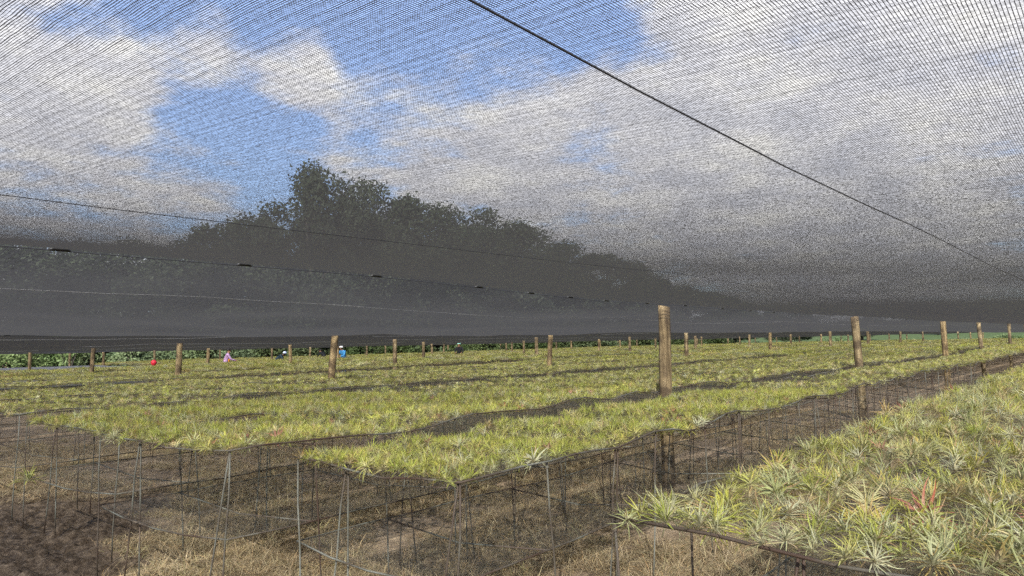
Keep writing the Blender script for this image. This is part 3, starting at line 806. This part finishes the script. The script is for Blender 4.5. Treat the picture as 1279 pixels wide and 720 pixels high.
# ------------------------------------------------------------------ people working among the benches
def person(px, zc, lean, top, trous, hat, lab, facing, hatkind='cap', bow=.35, skirt=None):
    x = (px-640)/F*zc; u, v = c2w(x, zc)
    gaps = [((BEDS[i][1]+BEDS[i+1][0])/2) for i in range(len(BEDS)-1)]
    g = terrain(u, v) + .12
    J = {}
    fw = Vector((0, 1, 0))
    hip = Vector((0, -.1, .84)); chest = hip + Vector((0, math.sin(bow)*.42, math.cos(bow)*.42)); neck = chest + Vector((0, math.sin(bow)*.13, math.cos(bow)*.13))
    head = neck + Vector((0, math.sin(bow*1.2)*.13, math.cos(bow*1.2)*.13)); crown = head + Vector((0, .01, .1))
    vs = [hip, chest, neck, head, crown]; rad = [(.15, .13), (.16, .12), (.055, .055), (.085, .1), (.06, .07)]
    es = [(0, 1), (1, 2), (2, 3), (3, 4)]
    for sd in (-1, 1):
        b_ = len(vs)
        vs += [chest + Vector((sd*.19, .0, .04)), chest + Vector((sd*.25, .14, -.2)), chest + Vector((sd*.17, .36, -.26)), chest + Vector((sd*.15, .45, -.28))]
        rad += [(.065, .065), (.048, .048), (.036, .036), (.04, .025)]; es += [(1, b_), (b_, b_+1), (b_+1, b_+2), (b_+2, b_+3)]
        b_ = len(vs)
        vs += [hip + Vector((sd*.1, 0, -.08)), Vector((sd*.11, .03, .46)), Vector((sd*.11, -.06, .08)), Vector((sd*.11, .1, .03))]
        rad += [(.095, .1), (.065, .065), (.042, .042), (.04, .03)]; es += [(0, b_), (b_, b_+1), (b_+1, b_+2), (b_+2, b_+3)]
    me = bpy.data.meshes.new('person'); me.from_pydata(vs, es, [])
    ob = bpy.data.objects.new('tmp', me); col.objects.link(ob)
    sk = ob.modifiers.new('s', 'SKIN'); ob.modifiers.new('d', 'SUBSURF').levels = 2
    ob.modifiers['d'].render_levels = 2
    for q, r_ in enumerate(rad): me.skin_vertices[0].data[q].radius = r_
    me.skin_vertices[0].data[0].use_root = True
    dg = bpy.context.evaluated_depsgraph_get(); ev = ob.evaluated_get(dg)
    bm_ = bpy.data.meshes.new_from_object(ev, depsgraph=dg)
    bpy.data.objects.remove(ob)
    bm_.materials.clear()
    for m__ in (M['skin'], top, trous): bm_.materials.append(m__)
    hands = [chest + Vector((sd*.15, .45, -.28)) for sd in (-1, 1)]
    for f in bm_.polygons:
        c = Vector(f.center)
        f.material_index = 0 if (c-head).length < .16 and c.z > neck.z-.01 or min((c-h).length for h in hands) < .1 else 2 if c.z < hip.z+.02 else 1
        f.use_smooth = True
    o = link('person', bm_, None, (u, v, g)); o.rotation_euler = (0, 0, facing)
    tag(o, lab, 'person', 'people tending the plants')
    # hair or hat
    b2 = bmesh.new(); bmesh.ops.create_uvsphere(b2, u_segments=14, v_segments=8, radius=.115)
    bmesh.ops.delete(b2, geom=[q for q in b2.verts if q.co.z < -.035], context='VERTS')
    if hatkind == 'cap':
        rim = [q for q in b2.verts if q.co.z < .0 and q.co.y > .05]
        for q in rim: q.co.y += .07
    m2 = bpy.data.meshes.new('hair' if hatkind == 'hair' else 'cap'); b2.to_mesh(m2); m2.materials.append(hat)
    for f in m2.polygons: f.use_smooth = True
    link(m2.name, m2, o, head + Vector((0, -.045 if hatkind == 'hair' else -.015, .02 if hatkind == 'hair' else .045)))
    if hatkind == 'cap':
        b3 = bmesh.new(); bmesh.ops.create_uvsphere(b3, u_segments=12, v_segments=8, radius=.105)
        m3 = bpy.data.meshes.new('hair'); b3.to_mesh(m3); m3.materials.append(M['hair']); link('hair', m3, o, head + Vector((0, -.035, .01)))
    if skirt:
        b4 = bmesh.new(); bmesh.ops.create_uvsphere(b4, u_segments=12, v_segments=8, radius=.14)
        bmesh.ops.scale(b4, vec=(.75, .55, 1.4), verts=b4.verts)
        m4 = bpy.data.meshes.new('apron'); b4.to_mesh(m4); m4.materials.append(skirt)
        for f in m4.polygons: f.use_smooth = True
        link('apron', m4, o, hip.lerp(chest, .55)+Vector((0, .11, -.02)))
    return o
cl = lambda n, c: plain(n, c, .85, .15, 12)
right_yaw = YAW - math.pi/2          # a figure built facing +Y turned to face the photo's right
person(284, 38, 0, cl('lilac_cloth', (.42, .26, .44)), cl('dark_cloth', (.03, .025, .04)), M['hair'], 'person with dark hair in lilac jacket over orange shirt, bending over plants', right_yaw+.5, 'hair', .3, cl('orange_cloth', (.75, .30, .03)))
person(346, 44, 0, cl('navy_cloth', (.02, .035, .05)), cl('green_cloth', (.05, .22, .11)), cl('pale_blue_cap', (.55, .62, .85)), 'person in pale blue cap and dark top stooping by a post', right_yaw+.2, 'cap', .95)
person(405, 50, 0, cl('black_cloth', (.012, .013, .016)), cl('black_trousers', (.012, .012, .014)), M['hair'], 'person all in black stooping beside the leaning post', right_yaw+2.6, 'hair', .8)
person(429, 44, 0, cl('blue_cloth', (.05, .22, .45)), cl('dark_blue_cloth', (.03, .06, .15)), cl('white_cap', (.8, .8, .78)), 'person in white cap and bright blue top working past the leaning post', YAW+2.6, 'cap', .45)
person(573, 46, 0, cl('charcoal_cloth', (.014, .014, .017)), cl('charcoal_trousers', (.014, .014, .017)), cl('mint_cap', (.35, .72, .60)), 'person in mint green cap and black top facing across the plants', YAW+math.pi, 'cap', .35)

# red ball on the plants
x = (193-640)/F*30; u, v = c2w(x, 30); 
b2 = bmesh.new(); bmesh.ops.create_uvsphere(b2, u_segments=16, v_segments=10, radius=.115)
for q in b2.verts:
    if q.co.z < -.09: q.co.z -= .05; q.co.x *= .6; q.co.y *= .6
m2 = bpy.data.meshes.new('ball'); b2.to_mesh(m2); m2.materials.append(plain('red_plastic', (.62, .03, .05), .45, .1))
for f in m2.polygons: f.use_smooth = True
tag(link('ball', m2, None, (u, v, terrain(u, v)+BED_H+.22)), 'bright red round ball resting at the edge of the plants', 'ball')

# ------------------------------------------------------------------ sky, clouds and sun
SUN_AZ_C = R(-174)          # to the right of the view axis
SUN_EL = R(35)
sd = CAM_ROT.to_euler()
fx, fy = c2w(math.sin(SUN_AZ_C), math.cos(SUN_AZ_C))
sun_vec = Vector((fx*math.cos(SUN_EL), fy*math.cos(SUN_EL), math.sin(SUN_EL)))
sun_d = bpy.data.lights.new('sun', 'SUN'); sun_d.energy = 4.9; sun_d.angle = R(.6); sun_d.color = (1, .96, .90)
sun = bpy.data.objects.new('sun', sun_d); col.objects.link(sun)
sun.rotation_euler = sun_vec.to_track_quat('Z', 'Y').to_euler()
W = bpy.data.worlds.new('World'); scene.world = W; W.use_nodes = True
nt = W.node_tree; nt.nodes.clear(); b = NB(nt)
out = b.n('ShaderNodeOutputWorld'); bg = b.n('ShaderNodeBackground'); b.l(bg.outputs[0], out.inputs[0])
sky = b.n('ShaderNodeTexSky'); sky.sky_type = 'NISHITA'; sky.sun_disc = False
sky.sun_elevation = SUN_EL; sky.sun_rotation = math.atan2(sun_vec.x, sun_vec.y); sky.air_density = 1.; sky.dust_density = .6; sky.ozone_density = 1.5
tc = b.n('ShaderNodeTexCoord').outputs['Generated']
sx = b.n('ShaderNodeSeparateXYZ'); b.l(tc, sx.inputs[0])
zz = b.math('ADD', b.math('MAXIMUM', sx.outputs[2], 0.), .12)
cv = b.n('ShaderNodeCombineXYZ'); b.l(b.math('DIVIDE', sx.outputs[0], zz), cv.inputs[0]); b.l(b.math('DIVIDE', sx.outputs[1], zz), cv.inputs[1])
n1 = b.noise(cv.outputs[0], 2.6, 9, .62, .2)
n2 = b.noise(cv.outputs[0], 3.4, 5, .6)
n3 = b.noise(cv.outputs[0], 9., 6, .6)
cover = b.math('ADD', b.math('MULTIPLY_ADD', n1, 1.6, -.52), b.math('MULTIPLY', n3, .42))
def blob(px, py, ang, amt):
    global cover
    d = sky_dir(px, py); vm = b.n('ShaderNodeVectorMath', operation='DOT_PRODUCT'); b.l(tc, vm.inputs[0]); vm.inputs[1].default_value = d
    mr = b.n('ShaderNodeMapRange', interpolation_type='SMOOTHSTEP'); mr.inputs[1].default_value = math.cos(R(ang)); mr.inputs[2].default_value = 1.
    mr.inputs[3].default_value = 0; mr.inputs[4].default_value = amt; b.l(vm.outputs['Value'], mr.inputs[0])
    cover = b.math('ADD', cover, mr.outputs[0])
for a in [(15, 80, 7, .4), (135, 95, 4.5, .34), (255, 52, 4, .34), (370, 82, 4, .36), (110, 240, 13, .25), (750, 220, 12, .36), (860, 100, 8, .3), (600, 190, 8, .2), (560, 150, 6, .1),
          (1150, 120, 22, .4), (1000, 300, 14, .3), (1000, -250, 24, .2), (560, 290, 10, .15), (450, 190, 5, .1),
          (320, 160, 6, -.2), (195, 20, 4, -.25), (540, 25, 9, -.2), (320, 5, 5, -.2), (720, 15, 6, -.22), (805, 85, 3.5, -.3), (240, 150, 5, -.2), (600, -150, 16, -.1), (98, 45, 2.6, -.3)]:
    blob(*a)
cl_f = b.ramp(cover, [(.36, (.06,)*3), (.88, (1,)*3)], 'EASE')
cshade = b.math('ADD', b.math('MULTIPLY', n2, .7), b.math('MULTIPLY', n1, .3))
cc = b.ramp(cshade, [(.36, (4.3, 4.4, 4.9)), (.5, (5.4, 5.4, 5.7)), (.64, (6.6, 6.5, 6.3))])
skyc = b.mix(1., sky.outputs[0], (.98, 1.1, 1.34), 'MULTIPLY')
skyc = b.mix(.16, skyc, (4.2, 4.4, 4.9))
mixc = b.mix(cl_f, skyc, cc)
b.l(mixc, bg.inputs[0]); bg.inputs[1].default_value = .088

scene.view_settings.view_transform = 'Standard'; scene.view_settings.look = 'None'
scene.view_settings.gamma = 1; scene.view_settings.exposure = 1.52; scene.view_settings.use_curve_mapping = False
c_ = scene.cycles
c_.transparent_max_bounces = 32; c_.max_bounces = 6; c_.diffuse_bounces = 4; c_.glossy_bounces = 2; c_.transmission_bounces = 3
c_.use_denoising = False
